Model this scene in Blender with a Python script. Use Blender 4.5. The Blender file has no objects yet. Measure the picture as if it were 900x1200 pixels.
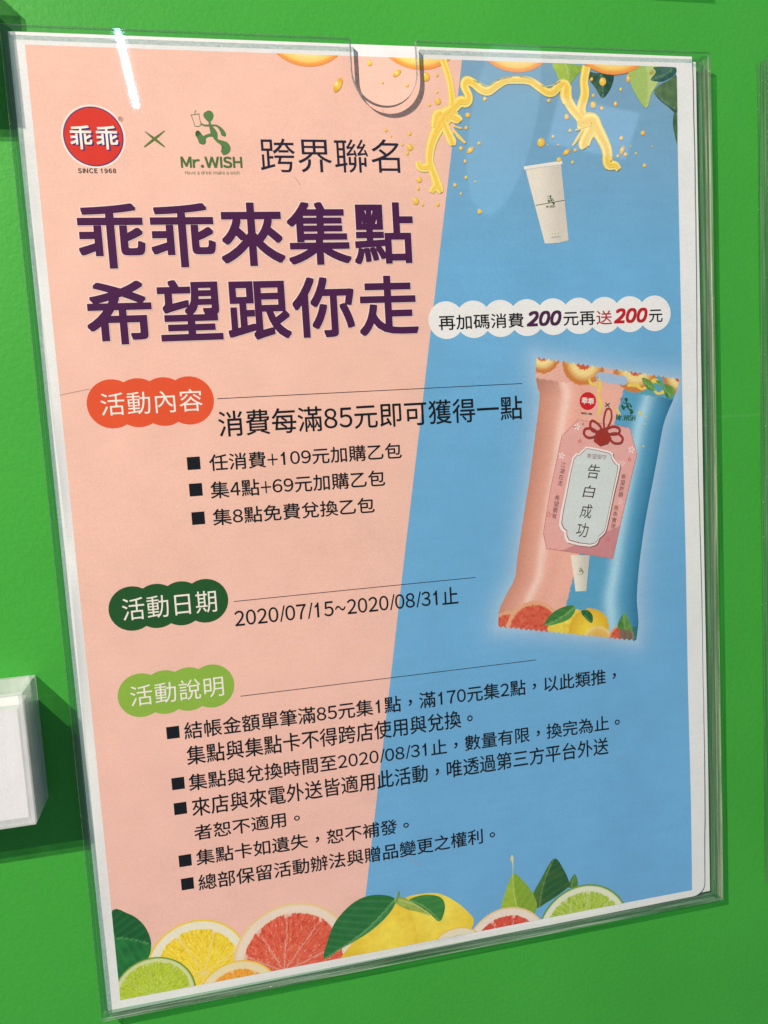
import bpy, math, random
from mathutils import Vector, Matrix, noise
from mathutils.geometry import delaunay_2d_cdt

random.seed(7)
scene = bpy.context.scene
col = scene.collection
MM = 0.001

# All measures are millimetres on the poster: u to the right, v downwards from the top left
# corner of the printed area, w into the wall (0 = face of the paper).
def W3(u, v, w=0.0):
    return Vector((u * MM, w * MM, -v * MM))

# ------------------------------------------------------------------ camera
cam_data = bpy.data.cameras.new('camera')
cam = bpy.data.objects.new('camera', cam_data)
col.objects.link(cam)
cam_data.sensor_fit = 'VERTICAL'
cam_data.sensor_height = 36.0
cam_data.lens = 28.3434
cam_data.clip_start = 0.01
cam_data.clip_end = 50
cam.matrix_world = Matrix([[0.9763906, 0.078912, -0.2010829, 0.0600245], [-0.2078986, 0.090549, -0.9739502, -0.3568695], [-0.0586485, 0.9927607, 0.1048169, -0.1585335], [0.0, 0.0, 0.0, 1.0]])
scene.camera = cam

# ------------------------------------------------------------------ light
world = bpy.data.worlds.new('World')
scene.world = world
world.use_nodes = True
bg = world.node_tree.nodes['Background']
bg.inputs['Color'].default_value = (0.60, 0.78, 1.0, 1)
bg.inputs['Strength'].default_value = 0.22

def area(name, loc, target, sx, sy, watt, color, rollvec=None):
    d = bpy.data.lights.new(name, 'AREA')
    d.shape = 'RECTANGLE'
    d.size, d.size_y, d.energy, d.color = sx, sy, watt, color
    o = bpy.data.objects.new(name, d)
    col.objects.link(o)
    z = (loc - target).normalized()
    y = (rollvec or Vector((0, 0, 1)))
    y = (y - z * y.dot(z)).normalized()
    x = y.cross(z)
    o.matrix_world = Matrix(((x.x, y.x, z.x, loc.x), (x.y, y.y, z.y, loc.y), (x.z, y.z, z.z, loc.z), (0, 0, 0, 1)))
    return o

# warm shop spotlight up to the left: small, so shadows are crisp
key = bpy.data.lights.new('ceiling_spot', 'POINT')
key.energy = 322
key.color = (1.0, 0.89, 0.76)
key.shadow_soft_size = 0.010
ko = bpy.data.objects.new('ceiling_spot', key)
ko.location = W3(-1172, -1160, -1430)
col.objects.link(ko)
# the fluorescent tube and the shop window whose images show in the acrylic
TUBE_A, TUBE_B = Vector((-0.0601, -1.3533, 0.6606)), Vector((-0.0355, -1.4050, 0.5070))
area('fluorescent_tube', (TUBE_A + TUBE_B) / 2, W3(40, 20, -5), 0.011, (TUBE_B - TUBE_A).length, 0.26,
     (0.50, 0.76, 1.0), (TUBE_B - TUBE_A).normalized())
WIN_C = Vector((0.8453, -1.1898, 0.4048))
area('shop_window', WIN_C, W3(215, 45, -5), 0.16, 0.085, 0.085, (0.45, 0.68, 1.0), Vector((0.35, 0, 1)))
WIN_D = Vector((0.6765, -1.2363, 0.4349))
area('shop_window_far', WIN_D, W3(190, 45, -5), 0.13, 0.36, 0.13, (0.50, 0.80, 1.0), Vector((0.25, 0, 1))).data.shape = 'ELLIPSE'

scene.view_settings.view_transform = 'Standard'
scene.view_settings.look = 'None'
scene.view_settings.exposure = 0.12
scene.view_settings.gamma = 1.0
scene.render.engine = 'CYCLES'
scene.cycles.use_denoising = True
scene.cycles.max_bounces = 16
scene.cycles.transparent_max_bounces = 24
scene.cycles.caustics_refractive = False
scene.cycles.caustics_reflective = True
scene.cycles.sample_clamp_indirect = 4.0

# ------------------------------------------------------------------ helpers
def lin(c):
    return tuple((x / 255 / 12.92) if x <= 10 else ((x / 255 + 0.055) / 1.055) ** 2.4 for x in c)

INK = 1.0
def ink(c):
    return tuple(min(0.9, x * INK) for x in lin(c))

def mix(a, b, t):
    t = max(0.0, min(1.0, t))
    return tuple(x + (y - x) * t for x, y in zip(a, b))

def new_mat(name):
    m = bpy.data.materials.new(name)
    m.use_nodes = True
    nt = m.node_tree
    nt.nodes.clear()
    out = nt.nodes.new('ShaderNodeOutputMaterial')
    return m, nt, out

def N(nt, t, **kw):
    n = nt.nodes.new(t)
    for k, v in kw.items():
        if k in n.inputs.keys():
            n.inputs[k].default_value = v
        else:
            setattr(n, k, v)
    return n

def math_node(nt, op, a, b=None):
    n = nt.nodes.new('ShaderNodeMath')
    n.operation = op
    for i, x in enumerate((a, b)):
        if x is None: continue
        if isinstance(x, (int, float)): n.inputs[i].default_value = x
        else: nt.links.new(x, n.inputs[i])
    return n.outputs[0]

def paper_mat(name, color=None, rough=0.6, spec=0.10):
    """printed paper: ink colour (or the artwork's colour attribute), mottled toner and fibre relief"""
    m, nt, out = new_mat(name)
    L = nt.links.new
    p = N(nt, 'ShaderNodeBsdfPrincipled', Roughness=rough)
    p.inputs['Specular IOR Level'].default_value = spec
    tc = N(nt, 'ShaderNodeTexCoord')
    n1 = N(nt, 'ShaderNodeTexNoise', Scale=1500.0, Detail=3.0, Roughness=0.7)
    n2 = N(nt, 'ShaderNodeTexNoise', Scale=60.0, Detail=5.0, Roughness=0.6)
    n3 = N(nt, 'ShaderNodeTexNoise', Scale=420.0, Detail=2.0)
    mp = N(nt, 'ShaderNodeMapping')
    mp.inputs['Scale'].default_value = (0.25, 1, 1.6)
    for n in (n1, n2): L(tc.outputs['Object'], n.inputs['Vector'])
    L(tc.outputs['Object'], mp.inputs['Vector']); L(mp.outputs[0], n3.inputs['Vector'])
    g = math_node(nt, 'ADD', math_node(nt, 'MULTIPLY', n1.outputs['Fac'], 0.34), math_node(nt, 'MULTIPLY', n2.outputs['Fac'], 0.16))
    g = math_node(nt, 'ADD', g, math_node(nt, 'MULTIPLY', n3.outputs['Fac'], 0.06))
    g = math_node(nt, 'ADD', g, 0.72)
    mx = N(nt, 'ShaderNodeVectorMath', operation='SCALE')
    if color is None:
        at = N(nt, 'ShaderNodeAttribute', attribute_name='art')
        L(at.outputs['Color'], mx.inputs[0])
    else:
        mx.inputs[0].default_value = ink(color)
    L(g, mx.inputs['Scale'])
    L(mx.outputs[0], p.inputs['Base Color'])
    wv = N(nt, 'ShaderNodeTexNoise', Scale=14.0, Detail=3.0, Roughness=0.5)
    L(tc.outputs['Object'], wv.inputs['Vector'])
    b0 = N(nt, 'ShaderNodeBump', Strength=0.35, Distance=0.0012)
    L(wv.outputs['Fac'], b0.inputs['Height'])
    b1 = N(nt, 'ShaderNodeBump', Strength=0.35, Distance=0.00005)
    L(n1.outputs['Fac'], b1.inputs['Height'])
    L(b0.outputs[0], b1.inputs['Normal'])
    L(b1.outputs[0], p.inputs['Normal'])
    L(p.outputs[0], out.inputs[0])
    return m

def clear_acrylic():
    m, nt, out = new_mat('clear_acrylic')
    L = nt.links.new
    geo = N(nt, 'ShaderNodeNewGeometry')
    dot = N(nt, 'ShaderNodeVectorMath', operation='DOT_PRODUCT')
    L(geo.outputs['Incoming'], dot.inputs[0]); L(geo.outputs['Normal'], dot.inputs[1])
    c = math_node(nt, 'ABSOLUTE', dot.outputs['Value'])
    f = math_node(nt, 'POWER', math_node(nt, 'SUBTRACT', 1.0, c), 5.0)
    f = math_node(nt, 'ADD', math_node(nt, 'MULTIPLY', f, 0.96), 0.038)
    tr = N(nt, 'ShaderNodeBsdfTransparent'); tr.inputs['Color'].default_value = (0.985, 0.992, 0.988, 1)
    gl = N(nt, 'ShaderNodeBsdfGlossy', Roughness=0.03)
    sm = N(nt, 'ShaderNodeTexNoise', Scale=35.0, Detail=6.0, Roughness=0.7)
    tc = N(nt, 'ShaderNodeTexCoord'); L(tc.outputs['Object'], sm.inputs['Vector'])
    mr = N(nt, 'ShaderNodeMapRange'); mr.inputs['To Min'].default_value = 0.012; mr.inputs['To Max'].default_value = 0.05
    L(sm.outputs['Fac'], mr.inputs['Value']); L(mr.outputs[0], gl.inputs['Roughness'])
    mxs = N(nt, 'ShaderNodeMixShader')
    L(f, mxs.inputs[0]); L(tr.outputs[0], mxs.inputs[1]); L(gl.outputs[0], mxs.inputs[2])
    L(mxs.outputs[0], out.inputs[0])
    return m

def edge_acrylic(name, through, body, opaque, streak=900.0, axis=(1, 1, 1), low=0.45, spread=0.22):
    """sawn and polished edge: part of the light goes through, tinted, part meets a streaked body colour that paints the bright rim lines"""
    m, nt, out = new_mat(name)
    L = nt.links.new
    tr = N(nt, 'ShaderNodeBsdfTransparent'); tr.inputs['Color'].default_value = (*through, 1)
    p = N(nt, 'ShaderNodeBsdfPrincipled', Roughness=0.22)
    tc = N(nt, 'ShaderNodeTexCoord'); mp = N(nt, 'ShaderNodeMapping'); mp.inputs['Scale'].default_value = axis
    n = N(nt, 'ShaderNodeTexNoise', Scale=streak, Detail=4.0, Roughness=0.7)
    L(tc.outputs['Object'], mp.inputs['Vector']); L(mp.outputs[0], n.inputs['Vector'])
    cr = N(nt, 'ShaderNodeValToRGB')
    cr.color_ramp.elements[0].position = 0.35; cr.color_ramp.elements[0].color = (*[x * low for x in body], 1)
    cr.color_ramp.elements[1].position = 0.68; cr.color_ramp.elements[1].color = (*body, 1)
    L(n.outputs['Fac'], cr.inputs[0]); L(cr.outputs[0], p.inputs['Base Color'])
    mxs = N(nt, 'ShaderNodeMixShader')
    mr = N(nt, 'ShaderNodeMapRange'); mr.inputs['From Min'].default_value = 0.35; mr.inputs['From Max'].default_value = 0.65
    mr.inputs['To Min'].default_value = max(0.02, opaque - spread); mr.inputs['To Max'].default_value = min(1, opaque + spread)
    L(n.outputs['Fac'], mr.inputs['Value'])
    # painted glints: pale specks in the colour, as if edges caught light
    dn = N(nt, 'ShaderNodeTexNoise', Scale=850.0, Detail=1.0); L(tc.outputs['Object'], dn.inputs['Vector'])
    glint_specks = math_node(nt, 'GREATER_THAN', dn.outputs['Fac'], 0.79)
    cm = N(nt, 'ShaderNodeMix', data_type='RGBA'); L(glint_specks, cm.inputs[0]); L(cr.outputs[0], cm.inputs[6]); cm.inputs[7].default_value = (0.8, 0.82, 0.78, 1)
    L(cm.outputs[2], p.inputs['Base Color'])
    L(math_node(nt, 'MAXIMUM', mr.outputs[0], math_node(nt, 'MULTIPLY', glint_specks, 0.8)), mxs.inputs[0]); L(tr.outputs[0], mxs.inputs[1]); L(p.outputs[0], mxs.inputs[2])
    L(mxs.outputs[0], out.inputs[0])
    return m

def wall_mat():
    m, nt, out = new_mat('green_wall_paint')
    L = nt.links.new
    p = N(nt, 'ShaderNodeBsdfPrincipled', Roughness=0.42)
    p.inputs['Specular IOR Level'].default_value = 0.3
    tc = N(nt, 'ShaderNodeTexCoord')
    big = N(nt, 'ShaderNodeTexNoise', Scale=9.0, Detail=4.0); L(tc.outputs['Object'], big.inputs['Vector'])
    cr = N(nt, 'ShaderNodeValToRGB')
    cr.color_ramp.elements[0].position = 0.3; cr.color_ramp.elements[0].color = (0.044, 0.325, 0.038, 1)
    cr.color_ramp.elements[1].position = 0.7; cr.color_ramp.elements[1].color = (0.052, 0.365, 0.044, 1)
    L(big.outputs['Fac'], cr.inputs[0])
    fine = N(nt, 'ShaderNodeTexNoise', Scale=1400.0, Detail=2.0); L(tc.outputs['Object'], fine.inputs['Vector'])
    sc = N(nt, 'ShaderNodeVectorMath', operation='SCALE')
    L(cr.outputs[0], sc.inputs[0])
    L(math_node(nt, 'ADD', math_node(nt, 'MULTIPLY', fine.outputs['Fac'], 0.24), 0.88), sc.inputs['Scale'])
    # long hairline scuffs
    mp = N(nt, 'ShaderNodeMapping'); mp.inputs['Scale'].default_value = (3, 1, 130); mp.inputs['Rotation'].default_value = (0, 0.02, 0)
    L(tc.outputs['Object'], mp.inputs['Vector'])
    s = N(nt, 'ShaderNodeTexNoise', Scale=1.0, Detail=1.0); L(mp.outputs[0], s.inputs['Vector'])
    s2 = math_node(nt, 'MULTIPLY', math_node(nt, 'GREATER_THAN', s.outputs['Fac'], 0.735), 0.05)
    mxc = N(nt, 'ShaderNodeMix', data_type='RGBA')
    L(s2, mxc.inputs[0]); L(sc.outputs[0], mxc.inputs[6]); mxc.inputs[7].default_value = (0.35, 0.6, 0.35, 1)
    L(mxc.outputs[2], p.inputs['Base Color'])
    peel = N(nt, 'ShaderNodeTexNoise', Scale=420.0, Detail=3.0, Roughness=0.55); L(tc.outputs['Object'], peel.inputs['Vector'])
    b = N(nt, 'ShaderNodeBump', Strength=0.5, Distance=0.00030); L(peel.outputs['Fac'], b.inputs['Height'])
    lo = N(nt, 'ShaderNodeTexNoise', Scale=30.0, Detail=2.0); L(tc.outputs['Object'], lo.inputs['Vector'])
    b2 = N(nt, 'ShaderNodeBump', Strength=0.10, Distance=0.001); L(lo.outputs['Fac'], b2.inputs['Height'])
    L(b2.outputs[0], b.inputs['Normal']); L(b.outputs[0], p.inputs['Normal'])
    L(p.outputs[0], out.inputs[0])
    return m

MATS = {}
def solid(c, **kw):
    if c not in MATS: MATS[c] = paper_mat('ink_%d_%d_%d' % c, c, **kw)
    return MATS[c]

def tag(o, label, cat, group=None):
    o['label'] = label; o['category'] = cat
    if group: o['group'] = group
    return o

def empty(name, loc, label, cat, group=None):
    o = bpy.data.objects.new(name, None)
    o.empty_display_size = 0.01
    col.objects.link(o); o.location = loc
    return tag(o, label, cat, group)

ROOTLOC = {}
def mesh_obj(name, verts, faces, m, parent=None, cols=None, smooth=False):
    me = bpy.data.meshes.new(name)
    me.from_pydata([tuple(v) for v in verts], [], faces)
    if isinstance(m, (list, tuple)):
        for x in m: me.materials.append(x)
    else: me.materials.append(m)
    if cols is not None:
        a = me.color_attributes.new('art', 'FLOAT_COLOR', 'POINT')
        flat = []
        for c in cols: flat.extend((*c, 1.0))
        a.data.foreach_set('color', flat)
    if smooth: me.polygons.foreach_set('use_smooth', [True] * len(me.polygons))
    me.update()
    o = bpy.data.objects.new(name, me)
    col.objects.link(o)
    if parent:
        o.parent = parent
        inv = Matrix.Identity(4)
        p = parent; off = Vector((0, 0, 0))
        while p is not None:
            off += p.location; p = p.parent
        o.location = -off
    return o

# gentle waviness of the thin paper
def warp(u, v):
    edge = max(0.0, (u - 250) / 45) ** 2
    return (0.28 * math.sin(u / 31.0 + 0.9) * math.sin(v / 47.0 + 0.4) + 0.16 * math.sin(v / 19.0 + u / 60.0)
            - 0.25 * edge * (0.5 + 0.5 * math.sin(v / 26.0)))

LAYER = 0.03
def onpaper(u, v, layer):
    return W3(u, v, warp(u, v) - layer * LAYER)

PW, PH = 285.0, 406.79          # printed area

def inside(p, poly):
    x, y = p; r = False; j = len(poly) - 1
    for i in range(len(poly)):
        xi, yi = poly[i]; xj, yj = poly[j]
        if (yi > y) != (yj > y) and x < (xj - xi) * (y - yi) / (yj - yi) + xi: r = not r
        j = i
    return r

def segdist(p, poly, closed=True):
    best = 1e9; n = len(poly)
    for i in range(n if closed else n - 1):
        ax, ay = poly[i]; bx, by = poly[(i + 1) % n]
        dx, dy = bx - ax, by - ay
        t = ((p[0] - ax) * dx + (p[1] - ay) * dy) / max(1e-9, dx * dx + dy * dy)
        t = max(0, min(1, t))
        d = math.hypot(p[0] - ax - t * dx, p[1] - ay - t * dy)
        if d < best: best = d
    return best

def clip(poly, u0=0.0, v0=0.0, u1=PW, v1=PH):
    def cut(P, f, X):
        out = []
        for i in range(len(P)):
            a, b = P[i - 1], P[i]
            fa, fb = f(a), f(b)
            if (fa >= 0) != (fb >= 0):
                t = fa / (fa - fb); out.append((a[0] + (b[0] - a[0]) * t, a[1] + (b[1] - a[1]) * t))
            if fb >= 0: out.append(b)
        return out
    for f in (lambda p: p[0] - u0, lambda p: u1 - p[0], lambda p: p[1] - v0, lambda p: v1 - p[1]):
        poly = cut(poly, f, 0)
        if len(poly) < 3: return poly
    return poly

def smooth(poly, closed=True, n=6):
    out = []; k = len(poly)
    rng = range(k) if closed else range(k - 1)
    for i in rng:
        g = lambda j: poly[j % k] if closed else poly[max(0, min(k - 1, j))]
        p0, p1, p2, p3 = g(i - 1), g(i), g(i + 1), g(i + 2)
        for s in range(n):
            t = s / n
            out.append(tuple(0.5 * (2 * p1[a] + (p2[a] - p0[a]) * t + (2 * p0[a] - 5 * p1[a] + 4 * p2[a] - p3[a]) * t * t
                       + (3 * p1[a] - p0[a] - 3 * p2[a] + p3[a]) * t ** 3) for a in range(len(p1))))
    if not closed: out.append(tuple(poly[-1]))
    return out

def art(name, poly, layer, parent, fill, step=2.5):
    """a printed patch: outline filled with a fine mesh; fill is an ink colour or a function (u, v) -> colour"""
    poly = clip(poly)
    dense = []
    for i, a in enumerate(poly):
        b = poly[(i + 1) % len(poly)]
        k = max(1, int(math.dist(a, b) / (step * 1.5)))
        for s in range(k): 
            q = (a[0] + (b[0] - a[0]) * s / k, a[1] + (b[1] - a[1]) * s / k)
            if not dense or math.dist(dense[-1], q) > 1e-4: dense.append(q)
    pts = list(dense)
    us = [p[0] for p in poly]; vs = [p[1] for p in poly]
    r = 0
    v = min(vs) + step * 0.5
    while v < max(vs):
        u = min(us) + (step * 0.5 if r % 2 else 0.0)
        while u < max(us):
            if inside((u, v), poly) and segdist((u, v), dense if len(dense) < 60 else poly) > step * 0.35: pts.append((u, v))
            u += step
        v += step; r += 1
    res = delaunay_2d_cdt([Vector(p) for p in pts], [], [list(range(len(dense)))], 1, 1e-5)
    vv, ff = res[0], res[2]
    verts = [onpaper(p.x, p.y, layer) for p in vv]
    if callable(fill):
        return mesh_obj(name, verts, ff, ART, parent, [fill(p.x, p.y) for p in vv])
    return mesh_obj(name, verts, ff, solid(fill), parent)

def disc_poly(c, rx, ry=None, n=40, rot=0.0):
    ry = ry or rx
    return [(c[0] + rx * math.cos(a) * math.cos(rot) - ry * math.sin(a) * math.sin(rot),
             c[1] + rx * math.cos(a) * math.sin(rot) + ry * math.sin(a) * math.cos(rot))
            for a in (2 * math.pi * i / n for i in range(n))]

def lobes(a, b, r, count):
    """outline of a row of overlapping discs, the cloud shape behind the headings"""
    cs = [(a[0] + (b[0] - a[0]) * i / (count - 1), a[1] + (b[1] - a[1]) * i / (count - 1)) for i in range(count)]
    d = (cs[1][0] - cs[0][0]) / 2
    al = math.acos(min(1, d / r))
    out = []
    def arc(c, t0, t1, n=10):
        for i in range(n + 1):
            t = t0 + (t1 - t0) * i / n
            out.append((c[0] + r * math.cos(t), c[1] + r * math.sin(t)))
    for i, c in enumerate(cs):                # upper side, left to right (v down: sin negative is up)
        arc(c, -math.pi + (al if i else 0), -al if i < count - 1 else 0)
    for i, c in reversed(list(enumerate(cs))):
        arc(c, (al if i < count - 1 else 0), math.pi - (al if i else 0))
    res = []
    for p in out:
        if not res or math.dist(res[-1], p) > 1e-3: res.append(p)
    if math.dist(res[0], res[-1]) < 1e-3: res.pop()
    return res

def ribbon(name, pts, layer, parent, fill, closed=False, n=5):
    """printed stroke along (u, v, radius) points; fill: colour, or function of the position across it -1..1"""
    P = smooth(pts, closed, n)
    if closed: P.append(P[0])
    K = 7 if callable(fill) else 3
    vs, cs, fs = [], [], []
    for i, (u, v, r) in enumerate(P):
        a = P[max(0, i - 1)]; b = P[min(len(P) - 1, i + 1)]
        if closed and i in (0, len(P) - 1): a, b = P[-2], P[1]
        dx, dy = b[0] - a[0], b[1] - a[1]; l = math.hypot(dx, dy) or 1
        nx, ny = -dy / l, dx / l
        for k in range(K):
            s = 2 * k / (K - 1) - 1
            vs.append(onpaper(max(0, min(PW, u + nx * r * s)), max(0, min(PH, v + ny * r * s)), layer))
            if callable(fill): cs.append(fill(s))
    for i in range(len(P) - 1):
        for k in range(K - 1):
            a = i * K + k; fs.append((a, a + 1, a + K + 1, a + K))
    if callable(fill):
        return mesh_obj(name, vs, fs, ART, parent, cs)
    return mesh_obj(name, vs, fs, solid(fill), parent)

_glyph = {}
def glyph(ch):
    """outline-filled mesh of one character of Blender's own font set, in em units"""
    if ch in _glyph: return _glyph[ch]
    own = {'１': [(0.115, 0), (0.205, 0), (0.205, 0.735), (0.145, 0.735), (0.10, 0.64), (0, 0.575), (0, 0.49), (0.115, 0.55)],
           'Ｉ': [(0, 0), (0.095, 0), (0.095, 0.735), (0, 0.735)],
           '／': [(0, -0.02), (0.055, -0.02), (0.27, 0.76), (0.215, 0.76)]}
    if ch in own:
        _glyph[ch] = (own[ch], [tuple(t) for t in delaunay_2d_cdt([Vector(p) for p in own[ch]], [], [list(range(len(own[ch])))], 1, 1e-6)[2]])
        return _glyph[ch]
    c = bpy.data.curves.new('lettering', 'FONT')
    c.body = ch; c.resolution_u = 4
    o = bpy.data.objects.new('lettering', c); col.objects.link(o)
    bpy.context.view_layer.update()
    me = bpy.data.meshes.new_from_object(o.evaluated_get(bpy.context.evaluated_depsgraph_get()))
    vs = [(v.co.x, v.co.y) for v in me.vertices]; fs = [tuple(p.vertices) for p in me.polygons]
    bpy.data.objects.remove(o); bpy.data.curves.remove(c); bpy.data.meshes.remove(me)
    _glyph[ch] = (vs, fs)
    return _glyph[ch]

def glyphs(body, shear=0.0, spacing=1.0):
    """lay characters out: ideographs on the em, western characters proportional"""
    VS, FS = [], []
    rows = body.split('\n')
    for ri, row in enumerate(rows):
        x = 0.0
        for ch in row:
            if ch == ' ': x += 0.28; continue
            asc = 33 <= ord(ch) <= 126
            vs, fs = glyph(chr(ord(ch) + 0xFEE0) if asc else ch)
            x0, x1 = min(p[0] for p in vs), max(p[0] for p in vs)
            y0, y1 = min(p[1] for p in vs), max(p[1] for p in vs)
            if ch.isdigit():
                w = 0.205 if ch == '1' else 0.50
                ox = x + (0.14 if ch == '1' else 0.045)
                P = [(ox + (p[0] - x0) * w / (x1 - x0), (p[1] - y0) * 0.735 / (y1 - y0)) for p in vs]; adv = 0.59
            elif asc:
                k = {'+': 0.72, '~': 0.62}.get(ch, 1.0)
                P = [(x + 0.05 + (p[0] - x0) * k, p[1] if ch not in '+~' else p[1] * 0.9) for p in vs]; adv = (x1 - x0) * k + (0.10 if ch != '/' else 0.03)
                if ch == '.': adv += 0.02
            elif ch in '，。':
                P = [(x + 0.5 + p[0] - (x0 + x1) / 2, p[1] - (y0 + y1) / 2 + 0.34) for p in vs]; adv = 1.0
            else:
                P = [(x + p[0], p[1]) for p in vs]; adv = 1.0
            n = len(VS)
            VS += [(p[0] + shear * p[1], p[1] - ri * 1.06) for p in P]
            FS += [tuple(n + i for i in f) for f in fs]
            x += adv * spacing
    return VS, FS

def stack(place, vs, fs, layer, weight):
    """ink gain: the same glyphs repeated around themselves, weight mm out, a few micrometres apart"""
    if not weight: offs = [(0, 0)]
    elif weight < 0.12: offs = [(-weight, 0), (weight, 0), (0, weight), (0, -weight)]
    else: offs = [(a * weight, b * weight) for a in (-1, 0, 1) for b in (-1, 0, 1)]
    if weight >= 0.4: offs += [(a * weight * .5, b * weight) for a in (-1, 1) for b in (-1, 1)] + [(a * weight, b * weight * .5) for a in (-1, 1) for b in (-1, 1)]
    V, F = [], []
    for k, (du, dv) in enumerate(offs):
        n = len(V)
        for p in vs:
            u, v = place(p)
            V.append(onpaper(u + du, v + dv, layer + k * 0.12))
        F += [tuple(n + i for i in f) for f in fs]
    return V, F

def text(name, body, box, layer, parent, color, weight=0.0, shear=0.0, spacing=1.0, halo=None, shadow=None):
    """lettering stretched to box = (u0, u1, v0, v1)"""
    vs, fs = glyphs(body, shear, spacing)
    x0, x1 = min(p[0] for p in vs), max(p[0] for p in vs); y0, y1 = min(p[1] for p in vs), max(p[1] for p in vs)
    g = weight
    sx = (box[1] - box[0] - 2 * g) / (x1 - x0); sy = (box[3] - box[2] - 2 * g) / (y1 - y0)
    f = lambda p, du=0, dv=0: (box[0] + g + (p[0] - x0) * sx + du, box[3] - g - (p[1] - y0) * sy + dv)
    o = mesh_obj(name, *stack(f, vs, fs, layer, weight), solid(color), parent)
    if halo: mesh_obj(name + '_outline', *stack(f, vs, fs, layer - 4, weight + halo[1]), solid(halo[0]), parent)
    if shadow: mesh_obj(name + '_shadow', *stack(lambda p: f(p, shadow[1], shadow[2]), vs, fs, layer - 2, weight), solid(shadow[0]), parent)
    return o

def textc(name, body, c, w, h, rot, layer, parent, color, weight=0.0, shear=0.0):
    vs, fs = glyphs(body, shear)
    x0, x1 = min(p[0] for p in vs), max(p[0] for p in vs); y0, y1 = min(p[1] for p in vs), max(p[1] for p in vs)
    r = math.radians(rot); cr, sr = math.cos(r), math.sin(r)
    def f(p):
        a = (p[0] - (x0 + x1) / 2) * w / (x1 - x0); b = -(p[1] - (y0 + y1) / 2) * h / (y1 - y0)
        return (c[0] + a * cr - b * sr, c[1] + a * sr + b * cr)
    return mesh_obj(name, *stack(f, vs, fs, layer, weight), solid(color), parent)

def box(L, R, T, B):
    return (L[0], R[0], T[1], B[1])

ART = paper_mat('printed_artwork')
WHITE = (234, 234, 236)
CLEAR = clear_acrylic()
EDGE = edge_acrylic('acrylic_edge', (0.72, 0.86, 0.78), (0.30, 0.42, 0.34), 0.30)
NOTCH = edge_acrylic('acrylic_notch_edge', (0.30, 0.36, 0.40), (0.42, 0.44, 0.46), 0.74)
RAIL_DENSE = edge_acrylic('acrylic_rail_dense', (0.52, 0.80, 0.56), (0.80, 0.82, 0.68), 0.32, 700.0, (1, 1, 0.02))  # denser right-side copy so its shadow shows; lit look put into body colour
RAIL_DENSE_FLAT = edge_acrylic('acrylic_bottom_rail_dense', (0.42, 0.70, 0.50), (0.62, 0.78, 0.68), 0.28, 700.0, (0.02, 1, 1))  # bottom copy, likewise denser, its lit look put into the body colour
ARRIS_HIGHLIGHT = edge_acrylic('arris_highlight', (0.8, 0.9, 0.84), (0.92, 0.93, 0.84), 0.66, 260.0, (1, 1, 1), 0.5, 0.3)  # painted highlight: pale body for the right and bottom front arrises only
RAIL = edge_acrylic('acrylic_rail', (0.66, 0.86, 0.70), (0.34, 0.50, 0.36), 0.16, 700.0, (1, 1, 0.02))
RAIL_FLAT = edge_acrylic('acrylic_bottom_rail', (0.66, 0.86, 0.72), (0.34, 0.50, 0.38), 0.16, 700.0, (0.02, 1, 1))
FROST_FRONT = edge_acrylic('frosted_front', (0.97, 0.97, 0.98), (0.93, 0.93, 0.95), 0.26, 60.0, (1, 1, 0.3), 0.93, 0.06)
FROST = edge_acrylic('frosted_acrylic', (0.95, 0.97, 0.96), (0.88, 0.93, 0.91), 0.42, 60.0, (1, 1, 0.3), 0.9, 0.08)

# ------------------------------------------------------------------ wall
def slab(name, u0, u1, v0, v1, w0, w1, mats, parent=None, bevel=0.0, idx=(0, 0, 0, 0, 0, 0)):
    """box; faces in order front, back, left, right, top, bottom take materials idx"""
    c = [(u0, v0), (u1, v0), (u1, v1), (u0, v1)]
    vs = [W3(*p, w0) for p in c] + [W3(*p, w1) for p in c]
    fs = [(0, 3, 2, 1), (4, 5, 6, 7), (0, 4, 7, 3), (1, 2, 6, 5), (0, 1, 5, 4), (3, 7, 6, 2)]
    o = mesh_obj(name, vs, fs, mats, parent)
    for p, i in zip(o.data.polygons, idx): p.material_index = i
    if bevel:
        b = o.modifiers.new('bevel', 'BEVEL'); b.width = bevel * MM; b.segments = 2; b.limit_method = 'ANGLE'
        b.harden_normals = False
    return o

WALLW = 4.5
vs, fs = [], []
wall = slab('wall', -700, 1000, -700, 1100, WALLW, WALLW + 20, wall_mat())
wall['kind'] = 'structure'

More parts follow.
